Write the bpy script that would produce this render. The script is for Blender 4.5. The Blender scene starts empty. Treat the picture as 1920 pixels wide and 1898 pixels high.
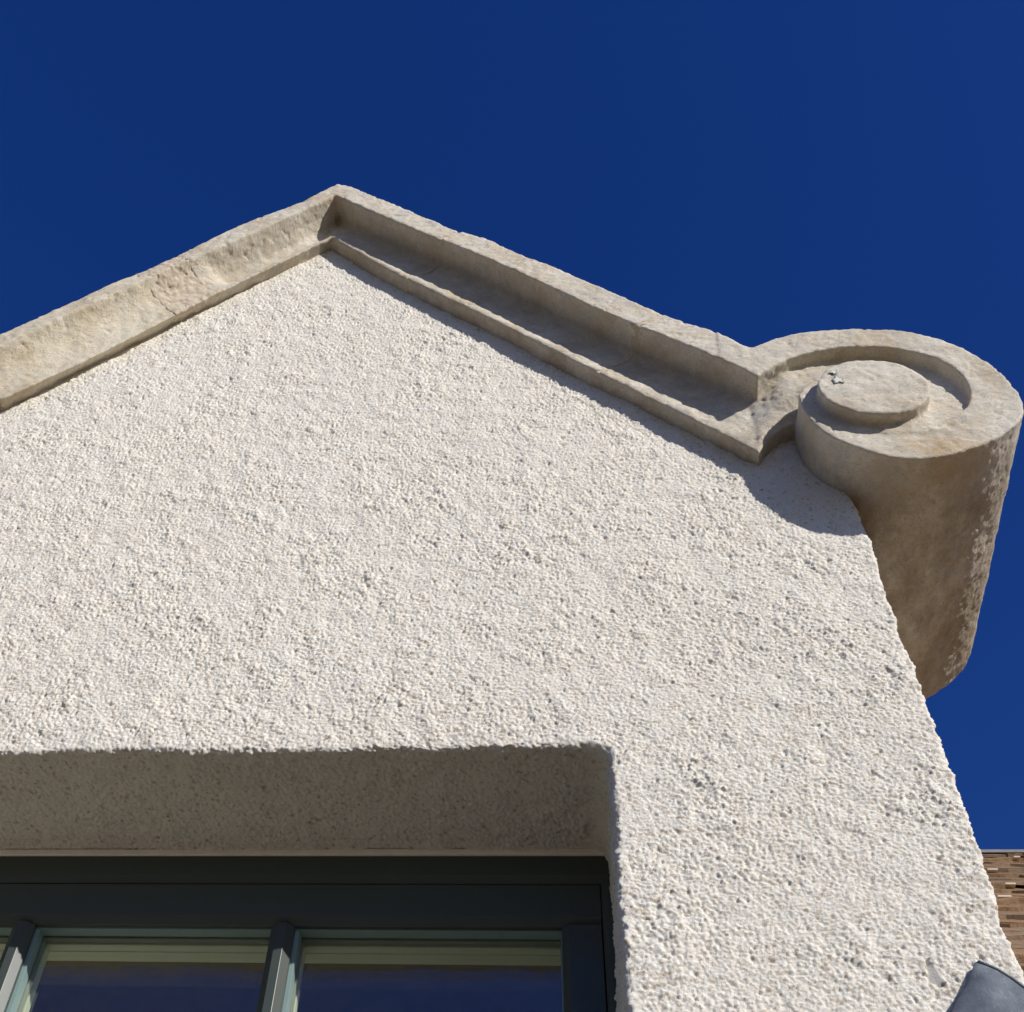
import bpy, bmesh, math, random
import numpy as np
from mathutils import Vector, Matrix

random.seed(7)
sc = bpy.context.scene
COL = sc.collection
R = math.radians

# ------------------------------------------------------------------ camera
CAM_H = 1.6
TH, YAW, ROLL = R(53.67), R(-11.92), R(7.75)
fwd = Vector((math.sin(YAW)*math.cos(TH), math.cos(YAW)*math.cos(TH), math.sin(TH)))
right0 = Vector((math.cos(YAW), -math.sin(YAW), 0))
up0 = right0.cross(fwd)
cr = math.cos(ROLL)*right0 + math.sin(ROLL)*up0
cu = -math.sin(ROLL)*right0 + math.cos(ROLL)*up0
cam_d = bpy.data.cameras.new('camera')
cam = bpy.data.objects.new('camera', cam_d)
COL.objects.link(cam)
m = Matrix((cr, cu, -fwd)).transposed().to_4x4()
m.translation = Vector((0, -2, CAM_H))
cam.matrix_world = m
cam_d.sensor_fit = 'HORIZONTAL'
cam_d.sensor_width = 36
cam_d.lens = 36*2400/1920
cam_d.shift_x = (960-742)/1920
cam_d.shift_y = (967-949)/1920
cam_d.clip_start = .05
cam_d.clip_end = 20000
sc.camera = cam

# ------------------------------------------------------------------ light
SUN = Vector((1.10, -1.0, .77)).normalized()
elev = math.asin(SUN.z)
azim = math.atan2(SUN.x, SUN.y)
world = bpy.data.worlds.new('World')
sc.world = world
world.use_nodes = True
wn, wl = world.node_tree.nodes, world.node_tree.links
wn.clear()
sky = wn.new('ShaderNodeTexSky')
sky.sky_type = 'NISHITA'
sky.sun_disc = False
sky.sun_elevation = elev
sky.sun_rotation = azim
sky.altitude = 300
sky.air_density = 1.0
sky.dust_density = .25
sky.ozone_density = 4.0
hs = wn.new('ShaderNodeHueSaturation')
hs.inputs['Hue'].default_value = .5245
hs.inputs['Saturation'].default_value = 1.285
bg = wn.new('ShaderNodeBackground')
bg.inputs['Strength'].default_value = .096
wo = wn.new('ShaderNodeOutputWorld')
wl.new(sky.outputs[0], hs.inputs['Color'])
wl.new(hs.outputs[0], bg.inputs['Color'])
wl.new(bg.outputs[0], wo.inputs['Surface'])

sun_d = bpy.data.lights.new('sun', 'SUN')
sun_d.energy = 5.0
sun_d.angle = R(.5)
sun_d.color = (1, .965, .91)
sun = bpy.data.objects.new('sun', sun_d)
COL.objects.link(sun)
sun.rotation_euler = SUN.to_track_quat('Z', 'Y').to_euler()
sun.location = (8, -8, 12)

sc.view_settings.view_transform = 'Standard'
sc.view_settings.look = 'None'
sc.view_settings.exposure = 0.0
sc.view_settings.gamma = 1
sc.view_settings.use_curve_mapping = False
sc.render.engine = 'CYCLES'
sc.cycles.use_denoising = True
sc.cycles.max_bounces = 8
sc.cycles.diffuse_bounces = 5
sc.cycles.transparent_max_bounces = 12

# ------------------------------------------------------------------ noise
def _hash(ix, iy, iz, seed):
    h = (ix*374761393 + iy*668265263 + iz*2147483647 + seed*974634741) & 0xffffffff
    h = ((h ^ (h >> 13))*1274126177) & 0xffffffff
    h = ((h ^ (h >> 16))*2246822519) & 0xffffffff
    h = (h ^ (h >> 15)) & 0xffffffff
    return h.astype(np.float32)/np.float32(4294967295.0)

NROT = np.array([[.7682, -.5213, .3713], [.6313, .7265, -.2866], [-.1203, .4477, .8834]]).T

def vnoise(P, size, seed):
    """smooth value noise in -1..1, features of about `size` metres"""
    P = np.asarray(P, np.float64)
    Q = (P @ NROT)/size
    i = np.floor(Q).astype(np.int64)
    f = (Q - i).astype(np.float32)
    f = f*f*(3 - 2*f)
    out = 0
    for a in (0, 1):
        wx = f[:, 0] if a else 1 - f[:, 0]
        for b in (0, 1):
            wy = f[:, 1] if b else 1 - f[:, 1]
            for c in (0, 1):
                wz = f[:, 2] if c else 1 - f[:, 2]
                out = out + wx*wy*wz*_hash(i[:, 0]+a, i[:, 1]+b, i[:, 2]+c, seed)
    return out*2 - 1

def pebbles(P, cell, seed):
    """height 0..1 of pebbles thrown on a wall, and a random tone per pebble"""
    ca, sa = .8, .6
    Q = np.stack([P[:, 0]*ca-P[:, 2]*sa, P[:, 1]*.8+(P[:, 0]*sa+P[:, 2]*ca)*.6,
                  (P[:, 0]*sa+P[:, 2]*ca)*.8-P[:, 1]*.6], 1)/cell
    i0 = np.floor(Q).astype(np.int64)
    best = np.zeros(len(P), np.float32)
    tone = np.full(len(P), .5, np.float32)
    for a in (-1, 0, 1):
        for b in (-1, 0, 1):
            for c in (-1, 0, 1):
                ix, iy, iz = i0[:, 0]+a, i0[:, 1]+b, i0[:, 2]+c
                r1 = _hash(ix, iy, iz, seed)
                r2 = _hash(ix, iy, iz, seed+1)
                r3 = _hash(ix, iy, iz, seed+2)
                dx = Q[:, 0]-ix-r1
                dy = Q[:, 1]-iy-r2
                dz = Q[:, 2]-iz-r3
                rad = .42+.38*((r1*7.31+r3*3.17) % 1)
                d2 = (dx*dx+dy*dy+dz*dz)/(rad*rad)
                h = np.sqrt(np.maximum(0, 1-d2))*(.45+.55*((r2*5.77+r1) % 1))
                up = h > best
                best = np.where(up, h, best).astype(np.float32)
                tone = np.where(up, (r3*11.3+r2*4.7) % 1, tone).astype(np.float32)
    return best, tone

# ------------------------------------------------------------------ mesh helpers
def link(name, me, mat=None, parent=None):
    o = bpy.data.objects.new(name, me)
    COL.objects.link(o)
    if mat is not None and me is not None:
        me.materials.append(mat)
    if parent is not None:
        o.parent = parent
    return o

def mesh_np(name, co, quads, smooth=True):
    me = bpy.data.meshes.new(name)
    n, f = len(co), len(quads)
    k = quads.shape[1]
    me.vertices.add(n)
    me.vertices.foreach_set('co', np.ascontiguousarray(co, np.float32).ravel())
    me.loops.add(f*k)
    me.loops.foreach_set('vertex_index', np.ascontiguousarray(quads, np.int32).ravel())
    me.polygons.add(f)
    me.polygons.foreach_set('loop_start', np.arange(0, f*k, k, dtype=np.int32))
    me.polygons.foreach_set('use_smooth', np.full(f, smooth))
    me.update(calc_edges=True)
    return me

def grid_quads(ni, nj, mask=None, flip=False):
    idx = np.arange(ni*nj).reshape(ni, nj)
    q = np.stack([idx[:-1, :-1], idx[:-1, 1:], idx[1:, 1:], idx[1:, :-1]], -1)
    if flip:
        q = q[..., ::-1]
    if mask is not None:
        mk = mask.reshape(ni, nj)
        ok = mk[:-1, :-1] & mk[:-1, 1:] & mk[1:, 1:] & mk[1:, :-1]
        q = q[ok]
    return q.reshape(-1, 4)

def box(bm, x0, x1, y0, y1, z0, z1):
    v = [bm.verts.new(p) for p in ((x0, y0, z0), (x1, y0, z0), (x1, y1, z0), (x0, y1, z0),
                                   (x0, y0, z1), (x1, y0, z1), (x1, y1, z1), (x0, y1, z1))]
    for f in ((0, 3, 2, 1), (4, 5, 6, 7), (0, 1, 5, 4), (1, 2, 6, 5), (2, 3, 7, 6), (3, 0, 4, 7)):
        bm.faces.new([v[i] for i in f])

def done(bm, name, mat, parent=None, bevel=0, smooth=False):
    if bevel:
        bmesh.ops.bevel(bm, geom=bm.edges[:], offset=bevel, segments=2, affect='EDGES', profile=.6)
    bmesh.ops.recalc_face_normals(bm, faces=bm.faces[:])
    me = bpy.data.meshes.new(name)
    bm.to_mesh(me)
    bm.free()
    if smooth:
        me.polygons.foreach_set('use_smooth', np.full(len(me.polygons), True))
    return link(name, me, mat, parent)

def prism(bm, poly, y0, y1):
    """closed prism of an outline in the xz plane, between two depths"""
    a = [bm.verts.new((x, y0, z)) for x, z in poly]
    b = [bm.verts.new((x, y1, z)) for x, z in poly]
    n = len(poly)
    bm.faces.new(a)
    bm.faces.new(b[::-1])
    for i in range(n):
        j = (i+1) % n
        bm.faces.new((a[i], b[i], b[j], a[j]))

def loft(bm, rings):
    vs = [[bm.verts.new(p) for p in r] for r in rings]
    k = len(rings[0])
    for a, b in zip(vs[:-1], vs[1:]):
        for i in range(k):
            j = (i+1) % k
            bm.faces.new((a[i], a[j], b[j], b[i]))
    bm.faces.new(vs[0][::-1])
    bm.faces.new(vs[-1])

def stone(bm, name, mat, parent, voxel=.0052, smooth=3, rough=1.0, seed=1, extra=None):
    """closed rough solids -> one weathered block with worn arrises"""
    bmesh.ops.recalc_face_normals(bm, faces=bm.faces[:])
    me = bpy.data.meshes.new(name)
    bm.to_mesh(me)
    bm.free()
    tmp = link('tmp', me)
    md = tmp.modifiers.new('r', 'REMESH')
    md.mode = 'VOXEL'
    md.voxel_size = voxel
    ms = tmp.modifiers.new('s', 'SMOOTH')
    ms.factor = .5
    ms.iterations = smooth
    bpy.context.view_layer.update()
    dg = bpy.context.evaluated_depsgraph_get()
    out = bpy.data.meshes.new_from_object(tmp.evaluated_get(dg))
    bpy.data.objects.remove(tmp)
    bpy.data.meshes.remove(me)
    n = len(out.vertices)
    co = np.empty(n*3, np.float32)
    out.vertices.foreach_get('co', co)
    co = co.reshape(-1, 3)
    no = np.empty(n*3, np.float32)
    out.vertices.foreach_get('normal', no)
    no = no.reshape(-1, 3)
    h = .0016*vnoise(co, .09, seed) + .0017*vnoise(co, .034, seed+5) + .0016*vnoise(co, .015, seed+9) + .0008*vnoise(co, .008, seed+13)
    pit = np.maximum(0, vnoise(co, .018, seed+21) - .58)
    h = h*rough - .011*rough*pit
    if extra is not None:
        h = h + extra(co, no)
    co = co + no*h[:, None]
    out.vertices.foreach_set('co', co.astype(np.float32).ravel())
    out.polygons.foreach_set('use_smooth', np.full(len(out.polygons), True))
    out.update()
    out.name = name
    out.materials.clear()
    return link(name, out, mat, parent)

# ------------------------------------------------------------------ materials
def mat_new(name):
    mt = bpy.data.materials.new(name)
    mt.use_nodes = True
    nt = mt.node_tree
    b = nt.nodes['Principled BSDF']
    b.inputs['Specular IOR Level'].default_value = .25
    return mt, nt, b

def N(nt, typ, **kw):
    n = nt.nodes.new(typ)
    for k, v in kw.items():
        setattr(n, k, v)
    return n

def coords(nt, scale=(1, 1, 1), rot=(0, 0, 0)):
    t = N(nt, 'ShaderNodeTexCoord')
    mp = N(nt, 'ShaderNodeMapping')
    mp.inputs['Scale'].default_value = scale
    mp.inputs['Rotation'].default_value = rot
    nt.links.new(t.outputs['Object'], mp.inputs['Vector'])
    return mp.outputs[0]

def noise(nt, vec, scale, detail=4, rough=.55):
    n = N(nt, 'ShaderNodeTexNoise')
    n.inputs['Scale'].default_value = scale
    n.inputs['Detail'].default_value = detail
    n.inputs['Roughness'].default_value = rough
    nt.links.new(vec, n.inputs['Vector'])
    return n.outputs['Fac']

def ramp(nt, fac, stops):
    r = N(nt, 'ShaderNodeValToRGB')
    el = r.color_ramp.elements
    while len(el) < len(stops):
        el.new(.5)
    for e, (p, c) in zip(el, stops):
        e.position = p
        e.color = (c, c, c, 1) if isinstance(c, (int, float)) else (*c, 1)
    nt.links.new(fac, r.inputs[0])
    return r.outputs[0]

def mix(nt, fac, a, b, mode='MIX'):
    mx = N(nt, 'ShaderNodeMix', data_type='RGBA', blend_type=mode)
    for sock, v in ((mx.inputs[0], fac), (mx.inputs[6], a), (mx.inputs[7], b)):
        if hasattr(v, 'is_linked'):
            nt.links.new(v, sock)
        elif isinstance(v, (int, float)):
            sock.default_value = v
        else:
            sock.default_value = (*v, 1)
    return mx.outputs[2]

def bump(nt, b, height, strength, dist):
    bp = N(nt, 'ShaderNodeBump')
    bp.inputs['Strength'].default_value = strength
    bp.inputs['Distance'].default_value = dist
    nt.links.new(height, bp.inputs['Height'])
    nt.links.new(bp.outputs[0], b.inputs['Normal'])

def roughcast_mat(name, attr=True):
    mt, nt, b = mat_new(name)
    v = coords(nt)
    if attr:
        at = N(nt, 'ShaderNodeAttribute', attribute_name='grain')
        g = at.outputs['Fac']
    else:
        vo = N(nt, 'ShaderNodeTexVoronoi')
        vo.inputs['Scale'].default_value = 120
        nt.links.new(v, vo.inputs['Vector'])
        sp = N(nt, 'ShaderNodeSeparateColor')
        nt.links.new(vo.outputs['Color'], sp.inputs[0])
        g = sp.outputs[0]
    base = ramp(nt, g, [(0, (.42, .34, .25)), (.08, (.59, .51, .41)), (.20, (.73, .67, .58)),
                        (.5, (.815, .778, .685)), (.72, (.815, .785, .71)), (.90, (.72, .70, .645)), (1, (.75, .675, .555))])
    big = noise(nt, v, 2.2, 5, .6)
    c = mix(nt, ramp(nt, big, [(.25, 0.0), (.80, .42)]), base, (.74, .68, .575))
    fine = noise(nt, v, 420, 2, .6)
    c = mix(nt, ramp(nt, fine, [(.3, .35), (.6, 0.0)]), c, (.50, .44, .37))
    nt.links.new(c, b.inputs['Base Color'])
    b.inputs['Roughness'].default_value = .95
    b.inputs['Specular IOR Level'].default_value = .1
    hgt = noise(nt, v, 300, 4, .75)
    bump(nt, b, hgt, .75, .004)
    return mt

def stone_mat(name, tint=(1, 1, 1), brown=0.0, grey=.5):
    mt, nt, b = mat_new(name)
    v = coords(nt)
    n1 = noise(nt, v, 5, 6, .65)
    c = ramp(nt, n1, [(.28, (.50, .41, .295)), (.45, (.64, .565, .445)), (.6, (.71, .65, .54)), (.78, (.76, .715, .62))])
    n2 = noise(nt, v, 17, 5, .7)
    c = mix(nt, ramp(nt, n2, [(.50, 0.0), (.60, grey)]), c, (.50, .495, .45))          # grey lichen film
    n3 = noise(nt, coords(nt, (1, 1, 1), (.4, .9, .2)), 3.1, 4, .6)
    c = mix(nt, ramp(nt, n3, [(.60, 0.0), (.74, .42)]), c, (.58, .38, .18))           # ochre iron stain
    n4 = noise(nt, coords(nt, (1, 1, 1), (1.4, .3, .8)), 9, 6, .75)
    c = mix(nt, ramp(nt, n4, [(.55, 0.0), (.585, .62)]), c, (.73, .67, .57))            # pale scuffed patches
    n5 = noise(nt, v, 150, 5, .8)
    c = mix(nt, ramp(nt, n5, [(.32, .75), (.46, 0.0)]), c, (.25, .20, .14))             # grain specks
    if brown:
        n6 = noise(nt, coords(nt, (1, 1, 1.6), (.2, .5, 1.1)), 4.2, 7, .7)
        c = mix(nt, ramp(nt, n6, [(.38, brown*.35), (.54, 0.0)]), c, (.34, .25, .15))
        gp = N(nt, 'ShaderNodeSeparateXYZ')
        nt.links.new(coords(nt), gp.inputs[0])
        mr = N(nt, 'ShaderNodeMapRange')
        mr.inputs['From Min'].default_value = -.14
        mr.inputs['From Max'].default_value = .06
        nt.links.new(gp.outputs['Y'], mr.inputs['Value'])
        n7 = noise(nt, coords(nt, (1, .6, 1), (.7, .1, .4)), 8, 8, .78)
        soil_shade = mix(nt, 1.0, mr.outputs[0], ramp(nt, n7, [(.40, brown*.85), (.50, brown*.5), (.58, brown*.12)]), 'MULTIPLY')
        c = mix(nt, soil_shade, c, (.25, .185, .11))                                       # soot and rust staining, deepened to carry the shade tone of the undersides
    if tint != (1, 1, 1):
        c = mix(nt, 1.0, c, tint, 'MULTIPLY')
    nt.links.new(c, b.inputs['Base Color'])
    b.inputs['Roughness'].default_value = .9
    b.inputs['Specular IOR Level'].default_value = .15
    h1 = noise(nt, coords(nt, (1, 1, 1.7), (.3, .6, .9)), 95, 6, .8)
    bump(nt, b, h1, .8, .006)
    return mt

def plain_mat(name, col, rough=.6, spec=.3, var=.12, scale=40, bmp=.15):
    mt, nt, b = mat_new(name)
    v = coords(nt)
    n = noise(nt, v, scale, 4, .6)
    c = ramp(nt, n, [(.25, tuple(x*(1-var) for x in col)), (.75, tuple(min(1, x*(1+var)) for x in col))])
    nt.links.new(c, b.inputs['Base Color'])
    b.inputs['Roughness'].default_value = rough
    b.inputs['Specular IOR Level'].default_value = spec
    if bmp:
        bump(nt, b, noise(nt, v, scale*6, 3, .6), bmp, .001)
    return mt

M_cast = roughcast_mat('white_roughcast')
M_cast2 = roughcast_mat('white_roughcast_far', False)
M_cope = stone_mat('weathered_limestone', brown=.6, grey=.55)
M_copeL = stone_mat('weathered_limestone_buff', tint=(.98, .96, .91), grey=.4)
M_scroll = stone_mat('weathered_limestone_scroll', brown=.75, grey=.5)
M_mortar = plain_mat('lime_mortar', (.52, .44, .34), .95, .1, .2, 90, .6)
M_paint = plain_mat('grey_gloss_paint', (.052, .063, .056), .34, .35, .04, 12, .03)
M_cream = plain_mat('cream_paint', (.72, .74, .60), .5, .3, .04, 10, .03)
M_strip = plain_mat('buff_sealant', (.92, .86, .76), .7, .2, .06, 30, .1)
M_spacer = plain_mat('pale_glazing_bead', (.19, .27, .255), .45, .5, .03, 30, 0)
M_seal = plain_mat('dark_rubber_seal', (.22, .24, .20), .6, .3, .05, 30, 0)
M_plaster = plain_mat('white_plaster', (.80, .78, .72), .9, .1, .03, 8, .05)
M_ground = plain_mat('grey_tarmac', (.125, .098, .07), .95, .1, .3, 3, .3)
M_dark = plain_mat('dark_slate', (.09, .09, .1), .8, .2, .2, 10, .2)

def slate_mat(name, a, b_):
    mt, nt, b = mat_new(name)
    v = coords(nt)
    n = noise(nt, v, 14, 6, .7)
    oi = N(nt, 'ShaderNodeObjectInfo')
    c = ramp(nt, n, [(.3, a), (.7, b_)])
    c = mix(nt, ramp(nt, oi.outputs['Random'], [(0, 0.0), (1, .6)]), c, (.20, .155, .115))
    n2 = noise(nt, v, 40, 4, .7)
    c = mix(nt, ramp(nt, n2, [(.58, 0.0), (.68, .75)]), c, (.05, .045, .035))
    nt.links.new(c, b.inputs['Base Color'])
    b.inputs['Roughness'].default_value = .9
    bump(nt, b, noise(nt, coords(nt, (1, 1, 4)), 60, 4, .7), .7, .01)
    return mt

M_slate = slate_mat('brown_stone_slate', (.19, .10, .045), (.34, .215, .115))

def lead_mat():
    mt, nt, b = mat_new('weathered_lead')
    v = coords(nt)
    n = noise(nt, v, 22, 6, .65)
    c = ramp(nt, n, [(.3, (.075, .088, .105)), (.55, (.125, .142, .165)), (.75, (.20, .218, .24))])
    n2 = noise(nt, coords(nt, (1, 1, .25), (0, .5, 0)), 150, 3, .6)
    c = mix(nt, ramp(nt, n2, [(.6, 0.0), (.75, .35)]), c, (.36, .38, .40))
    nt.links.new(c, b.inputs['Base Color'])
    b.inputs['Metallic'].default_value = .15
    b.inputs['Roughness'].default_value = .55
    bump(nt, b, noise(nt, v, 260, 3, .6), .25, .002)
    return mt
M_lead = lead_mat()

def glass_mat():
    mt = bpy.data.materials.new('window_glass')
    mt.use_nodes = True
    nt = mt.node_tree
    nt.nodes.clear()
    out = N(nt, 'ShaderNodeOutputMaterial')
    tr = N(nt, 'ShaderNodeBsdfTransparent')
    tr.inputs[0].default_value = (.955, .97, .945, 1)
    gl = N(nt, 'ShaderNodeBsdfGlossy')
    gl.inputs['Roughness'].default_value = .045
    gl.inputs['Color'].default_value = (.9, .92, .95, 1)
    lw = N(nt, 'ShaderNodeLayerWeight')
    pw = N(nt, 'ShaderNodeMath', operation='POWER')
    nt.links.new(lw.outputs['Facing'], pw.inputs[0])
    pw.inputs[1].default_value = 4
    ad = N(nt, 'ShaderNodeMath', operation='MULTIPLY_ADD')
    nt.links.new(pw.outputs[0], ad.inputs[0])
    ad.inputs[1].default_value = .6
    ad.inputs[2].default_value = .085
    ge = N(nt, 'ShaderNodeNewGeometry')
    bk = N(nt, 'ShaderNodeMath', operation='SUBTRACT')
    bk.inputs[0].default_value = 1
    nt.links.new(ge.outputs['Backfacing'], bk.inputs[1])
    mu = N(nt, 'ShaderNodeMath', operation='MULTIPLY')
    nt.links.new(ad.outputs[0], mu.inputs[0])
    nt.links.new(bk.outputs[0], mu.inputs[1])
    mx = N(nt, 'ShaderNodeMixShader')
    nt.links.new(mu.outputs[0], mx.inputs[0])
    nt.links.new(tr.outputs[0], mx.inputs[1])
    nt.links.new(gl.outputs[0], mx.inputs[2])
    nt.links.new(mx.outputs[0], out.inputs['Surface'])
    return mt
M_glass = glass_mat()

# ------------------------------------------------------------------ ground
gm = bpy.data.meshes.new('ground')
gm.from_pydata([(-3000, -3000, 0), (3000, -3000, 0), (3000, 3000, 0), (-3000, 3000, 0)], [], [(0, 1, 2, 3)])
ground = link('ground', gm, M_ground)
ground['kind'] = 'structure'

# ------------------------------------------------------------------ house
house = bpy.data.objects.new('house', None)
COL.objects.link(house)
house['label'] = 'white roughcast house gable with carved stone coping, scroll kneeler and grey window'
house['category'] = 'house'

# surveyed edge lines of the gable (x, z), metres
P1 = .145
R_top = [(-0.83, 6.452), (-0.793, 6.462),  (-0.728, 6.386), (-0.667, 6.32), (-0.573, 6.222), (-0.486, 6.121), (-0.402, 6.026), (-0.316, 5.915), (-0.275, 5.9), (-0.194, 5.828), (-0.144, 5.762), (-0.04, 5.635), (-0.002, 5.612), (0.1, 5.483), (0.223, 5.348), (0.292, 5.261), (0.373, 5.171), (0.413, 5.14), (0.491, 5.07), (0.567, 4.976)]
R_band = [(-0.804, 6.328), (-0.737, 6.262), (-0.68, 6.185), (-0.559, 6.055), (-0.446, 5.925), (-0.356, 5.84), (-0.19, 5.667), (-0.05, 5.491), (-0.004, 5.453), (0.095, 5.318), (0.19, 5.207), (0.281, 5.113), (0.433, 4.97), (0.577, 4.792)]
R_nose = [(-0.803, 6.148), (-0.7, 6.018), (-0.604, 5.87), (-0.471, 5.727), (-0.336, 5.569), (-0.19, 5.41), (-0.054, 5.251), (0.085, 5.083), (0.191, 4.968), (0.265, 4.883), (0.389, 4.739), (0.467, 4.648), (0.548, 4.552)]
R_con = [(-0.810, 6.150), (-0.755, 6.071), (-0.629, 5.885), (-0.474, 5.71), (-0.314, 5.533), (-0.193, 5.408), (-0.056, 5.240), (0.084, 5.071), (0.222, 4.925), (0.35, 4.779), (0.47, 4.651), (0.554, 4.552)]
L_top = [(-0.793, 6.462), (-0.83, 6.452), (-0.897, 6.32), (-0.989, 6.229), (-1.111, 6.13), (-1.223, 5.998), (-1.328, 5.854), (-1.37, 5.777), (-1.385, 5.748), (-1.458, 5.71), (-1.536, 5.632), (-1.629, 5.503), (-1.715, 5.413), (-1.814, 5.295)]
L_band = [(-0.804, 6.328), (-0.825, 6.313), (-0.973, 6.124), (-1.087, 5.993), (-1.229, 5.857), (-1.358, 5.7), (-1.509, 5.533), (-1.651, 5.369), (-1.783, 5.207)]
L_nose = [(-0.803, 6.148), (-0.961, 5.95), (-1.128, 5.762), (-1.206, 5.659), (-1.346, 5.483), (-1.47, 5.305), (-1.609, 5.151), (-1.747, 5.023)]
L_con = [(-0.810, 6.150), (-0.833, 6.130), (-1.028, 5.905), (-1.171, 5.758), (-1.351, 5.53), (-1.497, 5.35), (-1.635, 5.184), (-1.766, 5.025)]
XA = -.812
SLOPE = math.tan(R(49.5))

def extend(pl, sgn):
    """continue a traced line past both of its ends along the rake"""
    a, b = pl[0], pl[-1]
    return ([(a[0]-sgn*.5, a[1]+.1)] + list(pl) + [(b[0]+sgn*.9, b[1]-.9*SLOPE)])

def hit(c, d, pl):
    best = None
    for p, q in zip(pl[:-1], pl[1:]):
        ex, ez = q[0]-p[0], q[1]-p[1]
        den = d[0]*ez - d[1]*ex
        if abs(den) < 1e-9:
            continue
        t = ((p[0]-c[0])*ez - (p[1]-c[1])*ex)/den
        u = ((p[0]-c[0])*d[1] - (p[1]-c[1])*d[0])/den
        if -1e-6 <= u <= 1+1e-6 and t > -.06 and (best is None or t < best):
            best = t
    if best is None:
        best = 0
    return (c[0]+d[0]*best, c[1]+d[1]*best)

def smooth_line(pl, sgn, sigma, slope0):
    """extend a surveyed line and take the survey jitter out of it"""
    a, b = pl[0], pl[-1]
    pts = [(a[0]-sgn*.5, a[1]+.5*slope0)] + list(pl) + [(b[0]+sgn*.9, b[1]-.9*SLOPE)]
    xs = np.array([p[0] for p in pts])*sgn
    zs = np.array([p[1] for p in pts])
    g = np.arange(xs[0], xs[-1], .01)
    z = np.interp(g, xs, zs)
    n = int(3*sigma/.01)
    kx = np.arange(-n, n+1)*.01
    w = np.exp(-.5*(kx/sigma)**2)
    w /= w.sum()
    zp = np.concatenate([z[0]+(z[1]-z[0])*np.arange(-n, 0), z, z[-1]+(z[-1]-z[-2])*np.arange(1, n+1)])
    zz = np.convolve(zp, w, 'valid')
    return [(float(x)*sgn, float(v)) for x, v in zip(g[::3], zz[::3])]

LINES = {1: [smooth_line(R_con, 1, .10, SLOPE), smooth_line(R_nose, 1, .09, SLOPE), smooth_line(R_band, 1, .08, SLOPE), smooth_line(R_top, 1, .025, .2)],
         -1: [smooth_line(L_con, -1, .12, SLOPE), smooth_line(L_nose, -1, .12, SLOPE), smooth_line(L_band, -1, .10, SLOPE), smooth_line(L_top, -1, .035, .2)]}

def con_z(sgn, x):
    pl = LINES[sgn][0]
    xs = [p[0] for p in pl]
    zs = [p[1] for p in pl]
    if sgn < 0:
        xs, zs = xs[::-1], zs[::-1]
    return float(np.interp(x, xs, zs))

def ring(sgn, x, b, floor, back=.32, lip=0.0, sink=0.0):
    """one cross-section of the coping at contact-line position x"""
    con, nose, band, top = LINES[sgn]
    c = (x, con_z(sgn, x))
    d = Vector((sgn*.755*b, 1-.344*b)).normalized()
    pn, pb, pt = hit(c, d, nose), hit(c, d, band), hit(c, d, top)
    lerp = lambda p, q, t: (p[0]+(q[0]-p[0])*t, p[1]+(q[1]-p[1])*t)
    pts = [(c[0]-d[0]*.0, back, c[1]-d[1]*.0), (c[0], .012, c[1]), (c[0], -.004, c[1]+.002),
           (pn[0], -.050+sink, pn[1])]
    hi = lerp(pn, pb, .07)
    pts.append((hi[0], -.052+sink, hi[1]))
    for t, y in floor:
        q = lerp(pn, pb, t)
        pts.append((q[0], y+sink, q[1]))
    pts += [(pb[0], -P1+sink, pb[1]), (pt[0], -P1+.004+sink, pt[1]),
            (pt[0]+d[0]*.012, -P1+.03+sink, pt[1]+d[1]*.012),
            (pt[0]+d[0]*.03, back, pt[1]+d[1]*.03)]
    return pts

F_R = [(.30, -.043), (.60, -.032), (.88, -.032), (.97, -.045)]
F_LA = [(.28, -.036), (.56, -.026), (.80, -.040), (.94, -.082)]
F_LB = [(.25, -.052), (.52, -.060), (.78, -.082), (.93, -.112)]

def sstep(a, b, x):
    t = min(1, max(0, (x-a)/(b-a)))
    return t*t*(3-2*t)

def bend(x):
    return sstep(.0, .35, abs(x-XA))

def contact_for_top(sgn, xt):
    """contact position whose square joint reaches the top edge at xt"""
    best = None
    for k in range(-200, 200):
        x = xt - sgn*.2 + k*.002
        q = ring(sgn, x, 1, F_R)[-3]
        e = abs(q[0]-xt)
        if best is None or e < best[0]:
            best = (e, x)
    return best[1]

J1 = contact_for_top(1, -.300)
J2 = contact_for_top(1, .350)
J3 = contact_for_top(-1, -1.335)
J4 = J3 - .075

def stations(a, b, step=.03):
    n = max(2, int(abs(b-a)/step)+1)
    return [a+(b-a)*i/(n-1) for i in range(n)]

# apex stone: both rakes meet in a mitre
bm = bmesh.new()
loft(bm, [ring(1, x, bend(x), F_R) for x in stations(XA-.003, J1-.004)])
def hollow(x):
    """the hollow of the apex stone runs out in a scoop just before the joint"""
    k = 1-sstep(J3+.030, J3+.085, x)
    return [(a[0]*(1-k)+b[0]*k, a[1]*(1-k)+b[1]*k) for a, b in zip(F_LA, F_LB)]
loft(bm, [ring(-1, x, bend(x), hollow(x)) for x in stations(XA+.003, J3+.004, .012)])
s = stone(bm, 'coping_stone', M_cope, house, seed=11)
s['label'] = 'apex coping stone with hollow moulding mitred at the gable point'

bm = bmesh.new()
loft(bm, [ring(1, x, 1, F_R, sink=-.002) for x in stations(J1+.004, J2-.003)])
s = stone(bm, 'coping_stone', M_cope, house, seed=31)
s['label'] = 'right-hand coping stone between the apex and the scroll'

bm = bmesh.new()
loft(bm, [ring(-1, x, 1, F_LB) for x in stations(J4, 2*XA-J2+.003)])
s = stone(bm, 'coping_stone', M_copeL, house, voxel=.006, seed=51)
s['label'] = 'left-hand coping stone with shallow weathered moulding'

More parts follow.
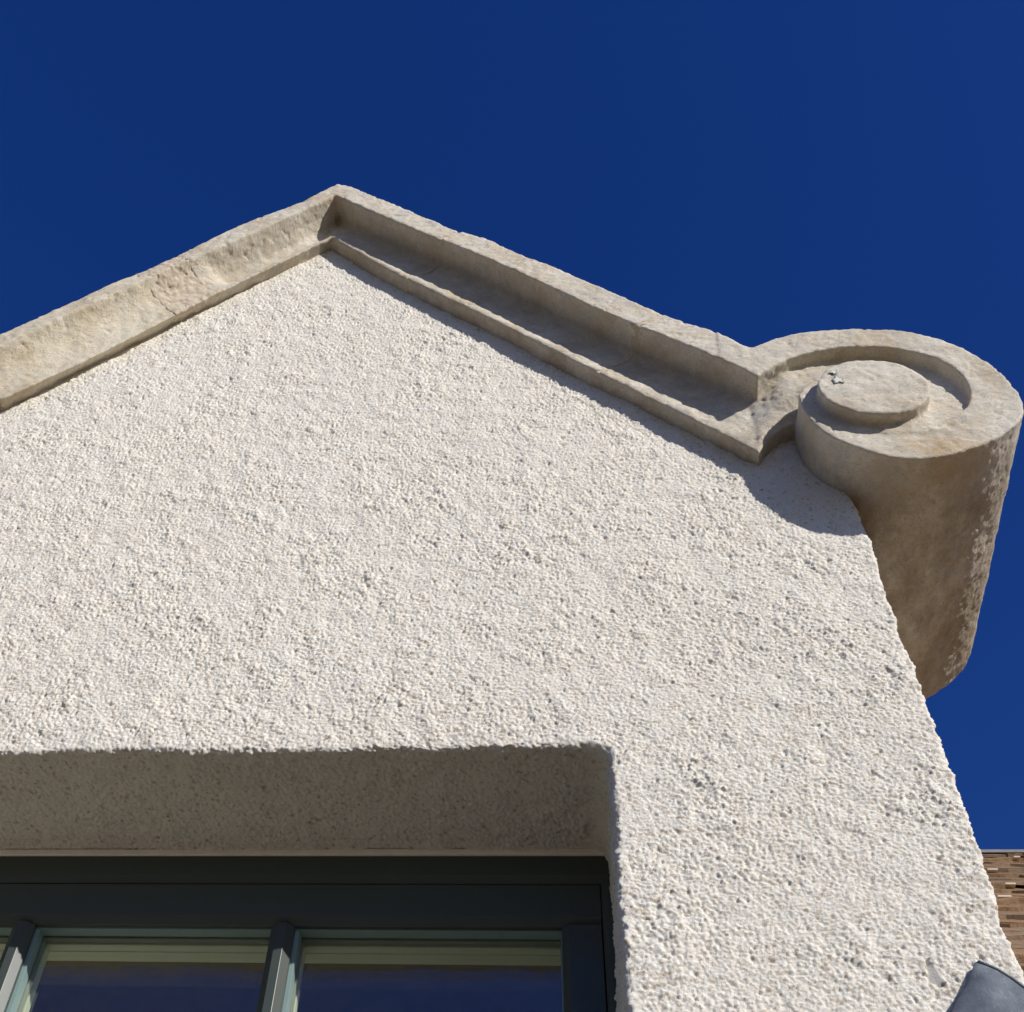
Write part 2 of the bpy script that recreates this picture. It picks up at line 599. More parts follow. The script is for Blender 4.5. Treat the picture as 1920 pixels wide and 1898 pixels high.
# mortar in the three joints
def mortar(sgn, a, b, fl, sink, rough, seed, b1=1):
    bm = bmesh.new()
    loft(bm, [ring(sgn, x, b1, fl, sink=sink, back=.25) for x in stations(a, b, .012)])
    return stone(bm, 'mortar_joint', M_mortar, house, voxel=.004, smooth=2, rough=rough, seed=seed)
mortar(1, J1-.012, J1+.012, F_R, .0032, 1.4, 71)
mortar(1, J2-.016, J2+.012, F_R, .0026, 1.5, 77)
F_M = F_LB
mortar(-1, J3+.030, J4-.040, F_M, -.0012, 1.7, 83)

# ------------------------------------------------------------------ scroll kneeler stone
S_outer = [(0.565, 4.967), (0.586, 4.955), (0.598, 4.96), (0.635, 4.985), (0.677, 5.009), (0.75, 5.026), (0.84, 5.036), (0.917, 5.029), (1.0, 5.009), (1.059, 4.983), (1.111, 4.939), (1.16, 4.871), (1.197, 4.795), (1.22, 4.708), (1.226, 4.635), (1.218, 4.573), (1.195, 4.512), (1.162, 4.471), (1.116, 4.429), (1.067, 4.398), (1.003, 4.366), (0.943, 4.349), (0.887, 4.346), (0.834, 4.361), (0.785, 4.393), (0.737, 4.436), (0.703, 4.483), (0.678, 4.547), (0.669, 4.603), (0.667, 4.651), (0.673, 4.678), (0.696, 4.719), (0.729, 4.76)]
S_inner = [(0.993, 4.515), (1.038, 4.538), (1.071, 4.569), (1.097, 4.613), (1.11, 4.67), (1.112, 4.736), (1.095, 4.793), (1.066, 4.841), (1.014, 4.886), (0.957, 4.914), (0.888, 4.926), (0.832, 4.927), (0.774, 4.917), (0.719, 4.897), (0.672, 4.871), (0.624, 4.835), (0.577, 4.785)]
S_arc = [(0.702, 4.717), (0.663, 4.687), (0.633, 4.661), (0.603, 4.631), (0.578, 4.598), (0.561, 4.559)]
EYE = (.853, 4.637)
ER = .1415

def spline(pts, n=4):
    out = []
    for i in range(len(pts)-1):
        p0 = pts[max(0, i-1)]
        p1, p2 = pts[i], pts[i+1]
        p3 = pts[min(len(pts)-1, i+2)]
        for k in range(n):
            t = k/n
            out.append(tuple(.5*((2*p1[j]) + (-p0[j]+p2[j])*t + (2*p0[j]-5*p1[j]+4*p2[j]-p3[j])*t*t
                                 + (-p0[j]+3*p1[j]-3*p2[j]+p3[j])*t**3) for j in (0, 1)))
    out.append(pts[-1])
    return out

bm = bmesh.new()
xe = .556
def kb(x):
    return 1 - sstep(J2+.02, xe, x)
def flat(x):
    k = sstep(.36, .54, x)
    return [(t, y*(1-k) - .053*k) for t, y in F_R]
loft(bm, [ring(1, x, kb(x), flat(x)) for x in stations(J2+.004, xe)])
outer = spline(S_outer)
inner = spline(S_inner)
arc = spline(S_arc)
rim = outer + [EYE] + inner + [(.520, 4.862), (.490, 4.90), (.500, 5.055)]
prism(bm, rim, -.1475, -.02)
body = outer[:-9] + [(.70, 4.70)] + arc[6:] + [(.550, 4.585), (.585, 4.66), (.615, 4.80), (.625, 4.96)]
cxm = sum(p[0] for p in body)/len(body)
czm = sum(p[1] for p in body)/len(body)
def shrunk(d):
    out = []
    for x, z in body:
        r = math.hypot(x-cxm, z-czm)
        out.append((cxm+(x-cxm)*(1-d/r), czm+(z-czm)*(1-d/r)))
    return out
loft(bm, [[(x, y, z) for x, z in shrunk(d)] for y, d in ((-.052, 0), (.30, 0), (.67, 0), (.715, .006), (.745, .020), (.763, .042), (.772, .07))])
prism(bm, outer[:-9] + [(.70, 4.70), (.56, 4.62), (.54, 4.75), (.55, 4.96)], -.030, .10)
# channel floor: hollow where it leaves the rake, rising round the eye until it meets the rim
def floor_y(x, z):
    s1 = sstep(.555, .665, x)
    da = min(math.hypot(x-p[0], z-p[1]) for p in arc)
    s2 = sstep(.0, .075, da)
    y = -.047 - .013*sstep(.537, .575, x) - .046*s1*s2
    a = math.degrees(math.atan2(z-EYE[1], x-EYE[0]))
    run = 1-sstep(-62, 40, a) if x > EYE[0]-.02 else 0
    return y*(1-run) - .151*run
def inside(x, z, poly):
    c = False
    for (x0, z0), (x1, z1) in zip(poly, poly[1:]+poly[:1]):
        if (z0 > z) != (z1 > z) and x < (x1-x0)*(z-z0)/(z1-z0)+x0:
            c = not c
    return c
pad_poly = [(.532, 4.605), (.556, 4.583), (.578, 4.625), (.60, 4.655), (.64, 4.69), (.70, 4.725), (.72, 4.62), (.85, 4.46), (1.00, 4.465), (1.09, 4.53),
            (1.135, 4.62), (1.14, 4.74), (1.08, 4.85), (1.0, 4.91), (.90, 4.945), (.80, 4.945), (.70, 4.91), (.64, 4.87), (.575, 4.82), (.532, 4.82)]
stp = .007
nx_, nz_ = int(.64/stp), int(.50/stp)
gv = {}
cells = [(i, k) for i in range(nx_) for k in range(nz_) if inside(.525+(i+.5)*stp, 4.46+(k+.5)*stp, pad_poly)]
cs = set(cells)
def pv(i, k, back):
    if (i, k, back) not in gv:
        x, z = .525+i*stp, 4.46+k*stp
        gv[(i, k, back)] = bm.verts.new((x, -.01 if back else floor_y(x, z), z))
    return gv[(i, k, back)]
for i, k in cells:
    bm.faces.new((pv(i, k, 0), pv(i+1, k, 0), pv(i+1, k+1, 0), pv(i, k+1, 0)))
    bm.faces.new((pv(i, k, 1), pv(i, k+1, 1), pv(i+1, k+1, 1), pv(i+1, k, 1)))
    for di, dk, a_, b_ in ((-1, 0, (0, 0), (0, 1)), (1, 0, (1, 0), (1, 1)), (0, -1, (0, 0), (1, 0)), (0, 1, (0, 1), (1, 1))):
        if (i+di, k+dk) not in cs:
            try:
                bm.faces.new((pv(i+a_[0], k+a_[1], 0), pv(i+b_[0], k+b_[1], 0), pv(i+b_[0], k+b_[1], 1), pv(i+a_[0], k+a_[1], 1)))
            except ValueError:
                pass
prism(bm, [(EYE[0]+ER*math.cos(i*math.tau/64), EYE[1]+ER*math.sin(i*math.tau/64)) for i in range(64)], -.188, -.03)

def tooling(co, no):
    side = np.clip((co[:, 1]+.10)/.1, 0, 1)*np.clip((co[:, 0]-.68)/.1, 0, 1)
    Q = co*np.array([1, 1, 1]) + 0
    Q2 = np.stack([Q[:, 0]*.25, Q[:, 1]*1.0+Q[:, 2]*.3, Q[:, 2]*.25], 1)
    return (side*.0010*vnoise(Q2, .009, 301) + side*.0008*vnoise(co, .05, 302)).astype(np.float32)
s = stone(bm, 'scroll_stone', M_scroll, house, voxel=.0050, smooth=3, seed=91, extra=tooling)
s['label'] = 'carved stone scroll at the foot of the right-hand coping'

# lichen flakes on the eye of the scroll
M_lichen = plain_mat('pale_lichen', (.66, .64, .57), .9, .1, .12, 60, .3)
M_lich_dk = plain_mat('grey_lichen', (.27, .27, .25), .9, .1, .2, 80, .3)
def flake(x, z, rx, rz, y, mat, seed, parent):
    rnd = random.Random(seed)
    bm = bmesh.new()
    n = 26
    pts = []
    for i in range(n):
        a = i*math.tau/n
        k = .72+.18*math.sin(3*a+seed)+.14*math.sin(5*a+2*seed)+.22*rnd.random()
        pts.append((x+rx*k*math.cos(a), z+rz*k*math.sin(a)))
    prism(bm, pts, y, y+.02)
    return done(bm, 'lichen_patch', mat, parent)
flake(.768, 4.672, .017, .022, -.1903, M_lich_dk, 3, s)
flake(.768, 4.671, .012, .016, -.1910, M_lichen, 3, s)
flake(.764, 4.713, .012, .012, -.1903, M_lich_dk, 5, s)
flake(.764, 4.713, .008, .008, -.1910, M_lichen, 5, s)

twin = s.copy()                      # its mirror image at the other foot of the gable
COL.objects.link(twin)
twin.scale.x = -1
twin.location.x = 2*XA
twin['label'] = 'carved stone scroll at the foot of the left-hand coping'

# ------------------------------------------------------------------ roughcast wall
XR = .772           # right-hand edge of the dormer front
ZH = 3.523          # soffit of the window opening
XJ = .098           # right jamb
XL = -1.93          # left jamb
ZS = 2.50           # sill
RC = .046           # rounded corner of the opening
RE = .013           # rounded arris
DEP = .332

def relief(P, amp=1.0):
    P = P.astype(np.float64)
    warp = np.stack([vnoise(P, .0065, 70), vnoise(P, .0065, 71), vnoise(P, .0065, 72)], 1)*.0009
    Pw = P + warp
    h1, t1 = pebbles(Pw, .0080, 10)
    h2, t2 = pebbles(Pw+.37, .0053, 40)
    low = vnoise(P, .040, 60)
    lump = np.maximum(0, vnoise(P, .026, 67)-.15)
    big = vnoise(P, .28, 61)
    var = .70 + .55*vnoise(P, .10, 63)
    fine = vnoise(P, .0046, 64)
    h = amp*(var*(.0039*h1 + .0062*lump) + .0028*h2 + .0026*low + .0008*fine) + .0035*big - .004
    pit = np.maximum(0, vnoise(P, .013, 66)-.52)
    h = h - amp*.010*pit
    tone = np.where(h1*.0060 > h2*.0040, t1, t2)
    return h.astype(np.float32), tone

def add_grain(me, tone):
    a = me.attributes.new('grain', 'FLOAT', 'POINT')
    a.data.foreach_set('value', tone.astype(np.float32))

def open_dist(x, z):
    """signed distance outside the window opening (rounded rectangle)"""
    cx, cz = (XL+XJ)/2, (ZS+ZH)/2
    qx = np.abs(x-cx) - (XJ-XL)/2 + RC
    qz = np.abs(z-cz) - (ZH-ZS)/2 + RC
    return np.hypot(np.maximum(qx, 0), np.maximum(qz, 0)) + np.minimum(np.maximum(qx, qz), 0) - RC

# front face
zs = [2.82]
while zs[-1] < 6.20:
    z = zs[-1]
    zs.append(z + (.0022 if z < 3.6 else .0022+.0024*(z-3.6)/2.4))
zs = np.array(zs)
xs = np.arange(-1.95, XR+.012, .0024)
X, Z = np.meshgrid(xs, zs)
XFm, ZFm = X.ravel(), Z.ravel()
P = np.stack([XFm, np.zeros_like(XFm), ZFm], 1)
gz = np.where(XFm > XA, np.interp(XFm, [p[0] for p in LINES[1][0]], [p[1] for p in LINES[1][0]]),
              np.interp(XFm, [p[0] for p in LINES[-1][0][::-1]], [p[1] for p in LINES[-1][0][::-1]]))
def edge_wob(z):
    q = np.stack([np.full(len(z), .3), np.full(len(z), .7), z], 1)
    return XR + .007*vnoise(q, .20, 97) + .004*vnoise(q, .05, 98)
def open_wob(x, z):
    return .006*vnoise(np.stack([x, np.full(len(x), .5), z], 1), .12, 90) \
        + .003*vnoise(np.stack([x, np.full(len(x), .9), z], 1), .03, 91)
gz = np.where(XFm > .555, 4.68, gz+.035)
mask = (ZFm < gz) & (open_dist(XFm, ZFm) + open_wob(XFm, ZFm) > RE+.002)
mask &= XFm < edge_wob(ZFm)-RE-.002
frame_l = -1.06 - (ZFm-2.9)*.30
mask &= XFm > frame_l - .12
used = np.zeros(len(P), bool)
q = grid_quads(len(zs), len(xs), mask, flip=False)
used[q.ravel()] = True
remap = np.cumsum(used)-1
Pu = P[used]
h, tone = relief(Pu)
# a trowel scar near the bottom right corner
def tri(p, a, b, c):
    s1 = (b[0]-a[0])*(p[:, 2]-a[1]) - (b[1]-a[1])*(p[:, 0]-a[0])
    s2 = (c[0]-b[0])*(p[:, 2]-b[1]) - (c[1]-b[1])*(p[:, 0]-b[0])
    s3 = (a[0]-c[0])*(p[:, 2]-c[1]) - (a[1]-c[1])*(p[:, 0]-c[0])
    return ((s1 > 0) & (s2 > 0) & (s3 > 0)) | ((s1 < 0) & (s2 < 0) & (s3 < 0))
ts = tri(Pu, (.616, 3.016), (.640, 2.962), (.608, 2.966))
h[ts] = -.012 + .55*(Pu[ts, 0]-.608)
tone[ts] = .5
edge = np.clip((Pu[:, 0]-(XR-.10))/.10, 0, 1)
Pu[:, 1] -= h
me = mesh_np('front_wall', Pu, remap[q])
add_grain(me, tone)
link('wall', me, M_cast, house)['label'] = 'white roughcast front of the gable'

# the same render carried on at a coarser grain past the edges of the picture
xs2 = np.arange(-2.397, XR-RE, .0065)
zs2 = np.arange(2.46, 5.8, .0065)
X2, Z2 = [a.ravel() for a in np.meshgrid(xs2, zs2)]
gz2 = np.where(X2 < 2*XA-.60, 4.66, np.interp(X2, [p[0] for p in LINES[-1][0][::-1]], [p[1] for p in LINES[-1][0][::-1]])+.03)
mk2 = (Z2 < np.where(X2 > XA, 4.0, gz2)) & (open_dist(X2, Z2) + open_wob(X2, Z2) > RE+.002)
mk2 &= (Z2 < 2.83) | (X2 < -1.06-(Z2-2.9)*.30-.110)
P2 = np.stack([X2, np.zeros_like(X2), Z2], 1)
q2 = grid_quads(len(zs2), len(xs2), mk2)
us2 = np.zeros(len(P2), bool)
us2[q2.ravel()] = True
P2 = P2[us2]
h, tone = relief(P2)
P2[:, 1] -= h-.0005
me = mesh_np('outer_wall', P2, (np.cumsum(us2)-1)[q2])
add_grain(me, tone)
link('outer_wall', me, M_cast, house)

# reveal of the window opening, swept round its outline
path = []
def seg(a, b, step=.0028):
    n = max(1, int(math.hypot(b[0]-a[0], b[1]-a[1])/step))
    for i in range(n):
        t = i/n
        path.append((a[0]+(b[0]-a[0])*t, a[1]+(b[1]-a[1])*t))
def corner(cx, cz, a0, a1):
    for i in range(14):
        a = a0+(a1-a0)*i/14
        path.append((cx+RC*math.cos(a), cz+RC*math.sin(a)))
seg((XJ, 2.50), (XJ, 2.80), .006)
seg((XJ, 2.80), (XJ, ZH-RC))
corner(XJ-RC, ZH-RC, 0, math.pi/2)
seg((XJ-RC, ZH), (-1.45, ZH))
seg((-1.45, ZH), (XL+RC, ZH), .006)
corner(XL+RC, ZH-RC, math.pi/2, math.pi)
seg((XL, ZH-RC), (XL, 2.50), .006)
path = np.array(path)
tan = np.gradient(path, axis=0)
tan /= np.linalg.norm(tan, axis=1)[:, None]
nin = np.stack([-tan[:, 1], tan[:, 0]], 1)          # towards the opening
wob = open_wob(path[:, 0], path[:, 1])
prof, pn = [], []
for o in (.013, .009, .0045):
    prof.append((-RE-o, 0.0)); pn.append((0, -1))
for i in range(9):
    f = (math.pi/2)*i/8
    prof.append((-RE+RE*math.sin(f), RE-RE*math.cos(f))); pn.append((math.sin(f), -math.cos(f)))
y = RE
while y < DEP:
    y += .0030
    prof.append((0.0, y)); pn.append((1, 0))
prof, pn = np.array(prof), np.array(pn)
A = (path[:, None, :] + nin[:, None, :]*(prof[None, :, 0:1]))
fade = np.clip(1-(prof[:, 1]/.10), 0, 1)
A = A + nin[:, None, :]*(wob[:, None]*fade[None, :])[..., None]
Pr = np.stack([A[..., 0], np.broadcast_to(prof[None, :, 1], A.shape[:2]), A[..., 1]], -1).reshape(-1, 3)
Nn = np.stack([nin[:, None, 0]*pn[None, :, 0], np.broadcast_to(pn[None, :, 1], A.shape[:2]), nin[:, None, 1]*pn[None, :, 0]], -1).reshape(-1, 3)
h, tone = relief(Pr)
dep = np.broadcast_to(prof[None, :, 1], A.shape[:2]).ravel()
h2, _ = relief(Pr, 1.35)
k = np.clip(dep/.05, 0, 1)
h = h*(1-k)+h2*k
clump = np.maximum(0, vnoise(Pr, .022, 95))*np.clip(1-np.abs(dep-.008)/.02, 0, 1)
inset = np.broadcast_to(prof[None, :, 0], A.shape[:2]).ravel()
h = h + .007*clump*np.clip((inset+RE)/.006, 0, 1)
Pr = Pr + Nn*h[:, None]
me = mesh_np('window_reveal', Pr, grid_quads(len(path), len(prof), flip=True))
add_grain(me, tone)
link('window_reveal', me, M_cast, house)

# right-hand edge and cheek
zz = np.arange(2.46, 4.52, .0030)
prof, pn = [], []
for o in (.013, .009, .0045):
    prof.append((-RE-o, 0.0)); pn.append((0, -1))
for i in range(9):
    f = (math.pi/2)*i/8
    prof.append((-RE+RE*math.sin(f), RE-RE*math.cos(f))); pn.append((math.sin(f), -math.cos(f)))
y = RE
while y < 1.9:
    y += .003 if y < .06 else .05
    prof.append((0.0, y)); pn.append((1, 0))
prof, pn = np.array(prof), np.array(pn)
xw = edge_wob(zz)
fade = np.ones(len(prof))
PX = prof[None, :, 0] + XR + (xw-XR)[:, None]*fade[None, :]
Pr = np.stack([PX, np.broadcast_to(prof[None, :, 1], PX.shape), np.broadcast_to(zz[:, None], PX.shape)], -1).reshape(-1, 3)
Nn = np.stack([np.broadcast_to(pn[None, :, 0], PX.shape), np.broadcast_to(pn[None, :, 1], PX.shape), np.zeros(PX.shape)], -1).reshape(-1, 3)
h, tone = relief(Pr)
dep = np.broadcast_to(prof[None, :, 1], PX.shape).ravel()
inset = np.broadcast_to(prof[None, :, 0], PX.shape).ravel()
h = h + .006*np.maximum(0, vnoise(Pr, .022, 96))*np.clip(1-np.abs(dep-.006)/.02, 0, 1)*np.clip((inset+RE)/.006, 0, 1)
Pr = Pr + Nn*h[:, None]
me = mesh_np('cheek_wall', Pr, grid_quads(len(zz), len(prof), flip=False))
add_grain(me, tone)
link('cheek_wall', me, M_cast, house)

# the rest of the masonry, beyond the picture (plain blocks set just behind the face)
bm = bmesh.new()
box(bm, -2.39, XL-.02, .03, .5, 2.0, 4.2)                      # left of the window
box(bm, XJ+.02, XR-.02, .02, .5, 2.0, 4.4)                      # behind the right pier
box(bm, -2.40, 3.6, .006, .5, 0, ZS-.05)                        # storey below
box(bm, XR+.03, 3.6, .006, .5, ZS-.05, 2.86)                    # wall beside the dormer
gab = [(-2.39, 4.2), (-2.39, 4.30), (XA, 6.10), (.74, 4.42), (.74, 4.2)]
prism(bm, gab, .036, .30)
box(bm, -2.30, .74, .036, .326, ZH+.02, 4.2)
done(bm, 'masonry', M_cast2, house)
# dormer roof behind the coping, keeps daylight out of the gable
bm = bmesh.new()
prism(bm, [(XA, 6.30), (.78, 4.45), (.78, 4.36), (XA, 6.18), (-2.42, 4.30), (-2.42, 4.40)], .31, 3.2)
done(bm, 'dormer_roof', M_dark, house)

# ------------------------------------------------------------------ window
win = bpy.data.objects.new('window', None)
COL.objects.link(win)
win.parent = house
YF = .335
bm = bmesh.new(); box(bm, XL-.01, XJ+.012, YF-.006, YF+.05, 3.509, 3.5235)
done(bm, 'head_trim', M_strip, win, .001)
bm = bmesh.new(); box(bm, XJ+.006, XJ+.016, YF-.003, YF+.05, 2.52, 3.508)
done(bm, 'jamb_trim', M_strip, win, .001)

def frame_bar(name, mat, x0, x1, z0, z1, y0, y1, ch, sides):
    """rail or stile with chamfered arrises on the sides named (l r t b)"""
    bm = bmesh.new()
    fx0 = x0+ch if 'l' in sides else x0
    fx1 = x1-ch if 'r' in sides else x1
    fz0 = z0+ch if 'b' in sides else z0
    fz1 = z1-ch if 't' in sides else z1
    f = [bm.verts.new(p) for p in ((fx0, y0, fz0), (fx1, y0, fz0), (fx1, y0, fz1), (fx0, y0, fz1))]
    g = [bm.verts.new(p) for p in ((x0, y0+ch*.95, z0), (x1, y0+ch*.95, z0), (x1, y0+ch*.95, z1), (x0, y0+ch*.95, z1))]
    b = [bm.verts.new(p) for p in ((x0, y1, z0), (x1, y1, z0), (x1, y1, z1), (x0, y1, z1))]
    bm.faces.new(f)
    bm.faces.new(b[::-1])
    for u, v in ((f, g), (g, b)):
        for i in range(4):
            j = (i+1) % 4
            bm.faces.new((u[i], v[i], v[j], u[j]))
    bmesh.ops.remove_doubles(bm, verts=bm.verts[:], dist=1e-5)
    bmesh.ops.bevel(bm, geom=bm.edges[:], offset=.0012, segments=2, affect='EDGES', profile=.6)
    return done(bm, name, mat, win)

ZB = 2.62
GT = 3.336                                   # top of the glass
frame_bar('frame', M_paint, XL, XJ+.006, 3.440, 3.508, YF, .47, .014, 'b')
frame_bar('frame', M_paint, .076, XJ+.005, ZB-.1, 3.439, YF, .47, .012, 'l')
frame_bar('frame', M_paint, XL, XL+.03, ZB-.1, 3.439, YF, .47, .012, 'r')
frame_bar('sash_rail', M_paint, XL+.032, .074, GT, 3.437, .346, .372, .016, 'b')
frame_bar('sash_rail', M_paint, XL+.032, .074, ZB-.09, ZB, .346, .372, .016, 't')
frame_bar('sash_stile', M_paint, -.012, .073, ZB, GT-.001, .3475, .372, .016, 'l')
frame_bar('sash_stile', M_paint, XL+.033, XL+.115, ZB, GT-.001, .3475, .372, .016, 'r')
BARS = (-.6255, -1.227)
for bx in BARS:
    frame_bar('glazing_bar', M_paint, bx-.0265, bx+.0265, ZB, GT-.001, .3465, .372, .017, 'lr')
edges = [XL+.115] + sum([[b-.0265, b+.0265] for b in BARS[::-1]], []) + [-.012]
for i in range(0, 6, 2):
    a, c = edges[i], edges[i+1]
    bm = bmesh.new(); box(bm, a-.006, c+.006, .402, .406, ZB-.006, GT+.006)
    done(bm, 'pane', M_glass, win)
    bm = bmesh.new(); box(bm, a-.002, c+.002, .4225, .4255, ZB-.004, GT-.0045)
    done(bm, 'pane', M_glass, win)
    # spacer, seal and inner lining seen through the pane
    bm = bmesh.new()
    box(bm, a-.004, c+.004, .373, .401, GT-.002, GT+.02)
    box(bm, a-.012, a+.009, .373, .401, ZB, GT-.003)
    box(bm, c-.003, c+.012, .373, .401, ZB, GT-.003)
    done(bm, 'glazing_bead', M_spacer, win, .0008)
    bm = bmesh.new()
    box(bm, a-.006, c+.006, .407, .422, GT-.004, GT+.02)
    box(bm, a-.012, a+.012, .407, .422, ZB, GT-.005)
    box(bm, c-.004, c+.012, .407, .422, ZB, GT-.005)
    done(bm, 'glazing_seal', M_seal, win, .0008)
bm = bmesh.new()
box(bm, XL+.03, .075, .427, .450, GT-.007, 3.44)
box(bm, -.014, .075, .427, .450, ZB, GT-.008)
for bx in BARS:
    box(bm, bx-.036, bx+.040, .427, .450, ZB, GT-.008)
box(bm, XL+.03, .075, .451, .486, GT-.009, 3.44)
box(bm, XL+.03, XL+.10, .427, .450, ZB, GT-.008)
done(bm, 'inner_frame', M_cream, win, .002)
bm = bmesh.new(); box(bm, XL-.04, XJ+.04, .22, .46, ZS-.04, ZB-.10)
done(bm, 'sill', M_cope, win, .006)
bm = bmesh.new(); box(bm, -.148, -.138, .380, .390, GT-.0045, GT-.001)
done(bm, 'vent_hole', M_seal, win)

# the room behind the glass
bm = bmesh.new()
box(bm, XJ-.02, .5, .476, .60, 1.3, GT+.003)
box(bm, -2.2, XL+.02, .476, .60, 1.3, GT+.003)
box(bm, -2.2, .5, .476, .60, 1.3, 2.51)
box(bm, -2.3, -2.2, .476, 1.6, 1.2, 4.1)
box(bm, .5, .6, .476, 1.6, 1.2, 4.1)
box(bm, -2.3, .6, 1.5, 1.6, 1.2, 4.1)
box(bm, -2.3, .6, .476, 1.6, 1.1, 1.2)
box(bm, -2.2, .5, .490, 1.5, 2.52, 2.70)  # unseen raised white slab, added to bounce sunlight up onto the inner frame
done(bm, 'room_lining', M_plaster, house)
M_ceil = plain_mat('dark_stained_boards', (.17, .13, .08), .7, .2, .15, 15, .1)
bm = bmesh.new()
box(bm, -2.2, .5, .488, .60, GT+.004, 4.0)
box(bm, -2.3, .6, .602, 1.6, 3.66, 3.72)
done(bm, 'room_ceiling', M_ceil, house)

# ------------------------------------------------------------------ main roof with stone slates
Z0, TP = 2.962, 1.0
def roof_pt(y, lift=0.0):
    return (y - lift*.7071, Z0 + TP*y + lift*.7071)
roof = bpy.data.objects.new('roof', None)
COL.objects.link(roof)
roof.parent = house
bm = bmesh.new()
vs = []
for x in (.79, 3.6):
    for y, l in ((-.15, -.03), (1.52, -.03), (1.52, -.09), (-.15, -.09)):
        yy, z = roof_pt(y, l)
        vs.append(bm.verts.new((x, yy, z)))
for f in ((0, 1, 2, 3), (7, 6, 5, 4), (0, 4, 5, 1), (1, 5, 6, 2), (2, 6, 7, 3), (3, 7, 4, 0)):
    bm.faces.new([vs[i] for i in f])
done(bm, 'roof_boarding', M_dark, roof)

def slate_mesh(seed):
    """thin riven slate of unit width lying along +y, ragged at its tail"""
    rnd = random.Random(seed)
    bm = bmesh.new()
    nx = 7
    top, bot = [], []
    for i in range(nx):
        x = i/(nx-1)-.5
        tail = rnd.uniform(-.016, .014)
        t = rnd.uniform(.7, 1.2)
        top.append([bm.verts.new((x, tail+.006, .024*t)), bm.verts.new((x, .30, .020))])
        bot.append([bm.verts.new((x, tail, rnd.uniform(-.001, .003))), bm.verts.new((x, .30, 0))])
    for i in range(nx-1):
        bm.faces.new((top[i][0], top[i+1][0], top[i+1][1], top[i][1]))
        bm.faces.new((bot[i][1], bot[i+1][1], bot[i+1][0], bot[i][0]))
        bm.faces.new((bot[i][0], bot[i+1][0], top[i+1][0], top[i][0]))
        bm.faces.new((top[i][1], top[i+1][1], bot[i+1][1], bot[i][1]))
    bm.faces.new((top[0][0], top[0][1], bot[0][1], bot[0][0]))
    bm.faces.new((top[-1][1], top[-1][0], bot[-1][0], bot[-1][1]))
    bmesh.ops.recalc_face_normals(bm, faces=bm.faces[:])
    me = bpy.data.meshes.new('slate')
    bm.to_mesh(me)
    bm.free()
    me.materials.append(M_slate)
    return me
slates = [slate_mesh(k) for k in range(5)]
rnd = random.Random(5)
yc = -.16
row = 0
while yc < 1.41:
    gauge = .052 + .02*(yc+.16)/1.5 + rnd.uniform(-.014, .014)
    x = .80 + rnd.uniform(-.12, .0)
    while x < 2.15:
        w = rnd.uniform(.14, .34)
        o = bpy.data.objects.new('slate', slates[rnd.randrange(5)])
        COL.objects.link(o)
        o.parent = roof
        yy, z = roof_pt(yc, .004+rnd.uniform(0, .006))
        cx = max(x+w/2, .79+w/2)
        o.location = (cx, yy+rnd.uniform(-.006, .006), z)
        o.rotation_euler = (math.pi/4 - R(4.0) + R(rnd.uniform(-1, 1)), R(rnd.uniform(-.6, .6)), R(rnd.uniform(-.8, .8)))
        o.scale = (w-.005, min(1, (1.47-yc)/.215), rnd.uniform(.30, .80))
        x += w
    yc += gauge
    row += 1
# plain courses past the picture
bm = bmesh.new()
yy0, z0 = roof_pt(-.16, .02)
yy1, z1 = roof_pt(1.50, .02)
v = [bm.verts.new(p) for p in ((2.16, yy0, z0), (3.6, yy0, z0), (3.6, yy1, z1), (2.16, yy1, z1))]
bm.faces.new(v)
bmesh.ops.solidify(bm, geom=bm.faces[:], thickness=.03)
done(bm, 'slate_courses', M_slate, roof)['kind'] = 'stuff'
# ridge
M_ridge = plain_mat('grey_ridge_stone', (.20, .19, .185), .9, .15, .15, 25, .4)
x = .80
while x < 3.6:
    ln = rnd.uniform(.42, .5)
    bm = bmesh.new()
    yy, z = roof_pt(1.50, .0)
    z -= .005
    prism_pts = [(yy-.10, z-.065), (yy-.09, z-.045), (yy+.03, z+.05), (yy+.05, z+.05), (yy+.17, z-.04), (yy+.18, z-.065), (yy+.04, z+.03)]
    a = [bm.verts.new((x, p, q_)) for p, q_ in prism_pts]
    b = [bm.verts.new((x+ln-.006, p, q_)) for p, q_ in prism_pts]
    bm.faces.new(a); bm.faces.new(b[::-1])
    for i in range(7):
        j = (i+1) % 7
        bm.faces.new((a[i], b[i], b[j], a[j]))
    done(bm, 'ridge_stone', M_ridge, roof, .004)
    x += ln
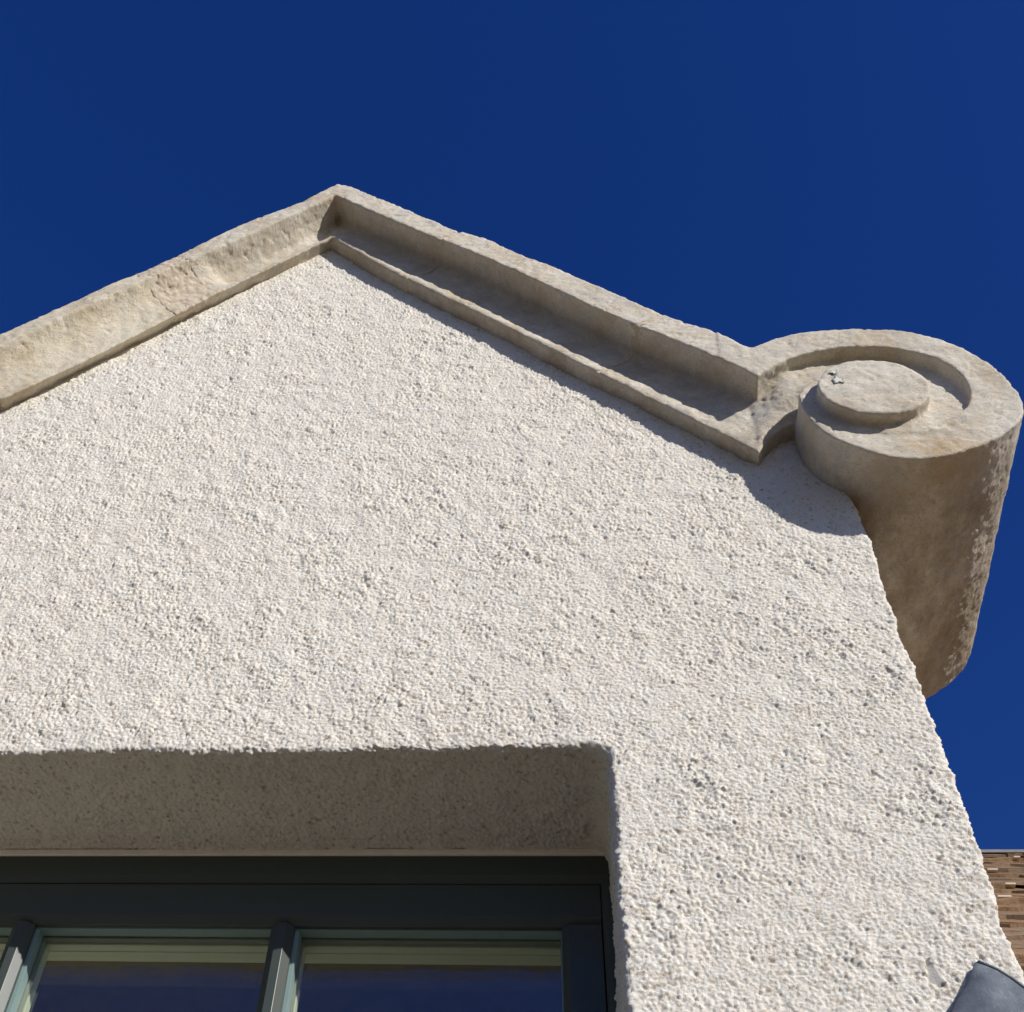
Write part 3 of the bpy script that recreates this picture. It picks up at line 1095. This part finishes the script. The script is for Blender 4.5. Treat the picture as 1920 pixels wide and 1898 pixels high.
# pale mortar dabs bedding some slates
M_dab = plain_mat('pale_bedding_mortar', (.55, .46, .35), .95, .1, .1, 60, .3)
for k in range(5):
    yv = rnd.choice((1.30, 1.28, .86, .84, .66, 1.05))+rnd.uniform(-.02, .02)
    xv = (yv+2)*rnd.uniform(.385, .425)
    yy, z = roof_pt(yv, .028)
    bm = bmesh.new()
    w = rnd.uniform(.008, .02)
    box(bm, xv-w, xv+w, yy-.008, yy+.02, z-.012, z-.006)
    done(bm, 'mortar_dab', M_dab, roof, .002)

# ------------------------------------------------------------------ lead flashing
def lead_sheet():
    L = [(.690, 2.996, -.012), (.676, 2.972, -.012), (.661, 2.947, -.013), (.637, 2.917, -.014), (.619, 2.889, -.015), (.597, 2.845, -.016), (.575, 2.78, -.018)]
    Rr = [(.696, 2.998, -.012), (.722, 2.983, -.012), (.741, 2.966, -.012), (.760, 2.946, -.010), (.80, 2.915, -.006), (.86, 2.865, -.0), (.92, 2.80, .0)]
    nu = 15
    top = []
    for (lx, lz, ly), (rx, rz, ry) in zip(L, Rr):
        w = rx-lx
        line = []
        for i in range(nu):
            t = i/(nu-1)
            bulge = .22*w*math.sin(math.pi*t)**.7*.55
            line.append((lx+w*t, ly+(ry-ly)*t-bulge, lz+(rz-lz)*t))
        top.append(line)
    co = np.array(top).reshape(-1, 3)
    me = mesh_np('lead', co, grid_quads(len(top), nu, flip=True))
    o = link('lead_flashing', me, M_lead, house)
    bm = bmesh.new(); bm.from_mesh(me)
    bmesh.ops.recalc_face_normals(bm, faces=bm.faces[:])
    bmesh.ops.subdivide_edges(bm, edges=bm.edges[:], cuts=2, use_grid_fill=True, smooth=.6)
    bmesh.ops.solidify(bm, geom=bm.faces[:], thickness=.004)
    bm.to_mesh(me); bm.free()
    me.polygons.foreach_set('use_smooth', np.full(len(me.polygons), True))
    bm = bmesh.new()
    for line in ([t_[-1] for t_ in top],):
        r_ = [[(p[0]+.003*math.cos(a), p[1]-.001+.003*math.sin(a), p[2]+.002*math.cos(a)) for a in (0, 1.05, 2.09, 3.14, 4.19, 5.24)] for p in line]
        loft(bm, r_)
    done(bm, 'folded_edge', M_lead, o, smooth=True)
    o['label'] = 'dark grey lead sheet dressed over the corner of the wall'
lead_sheet()
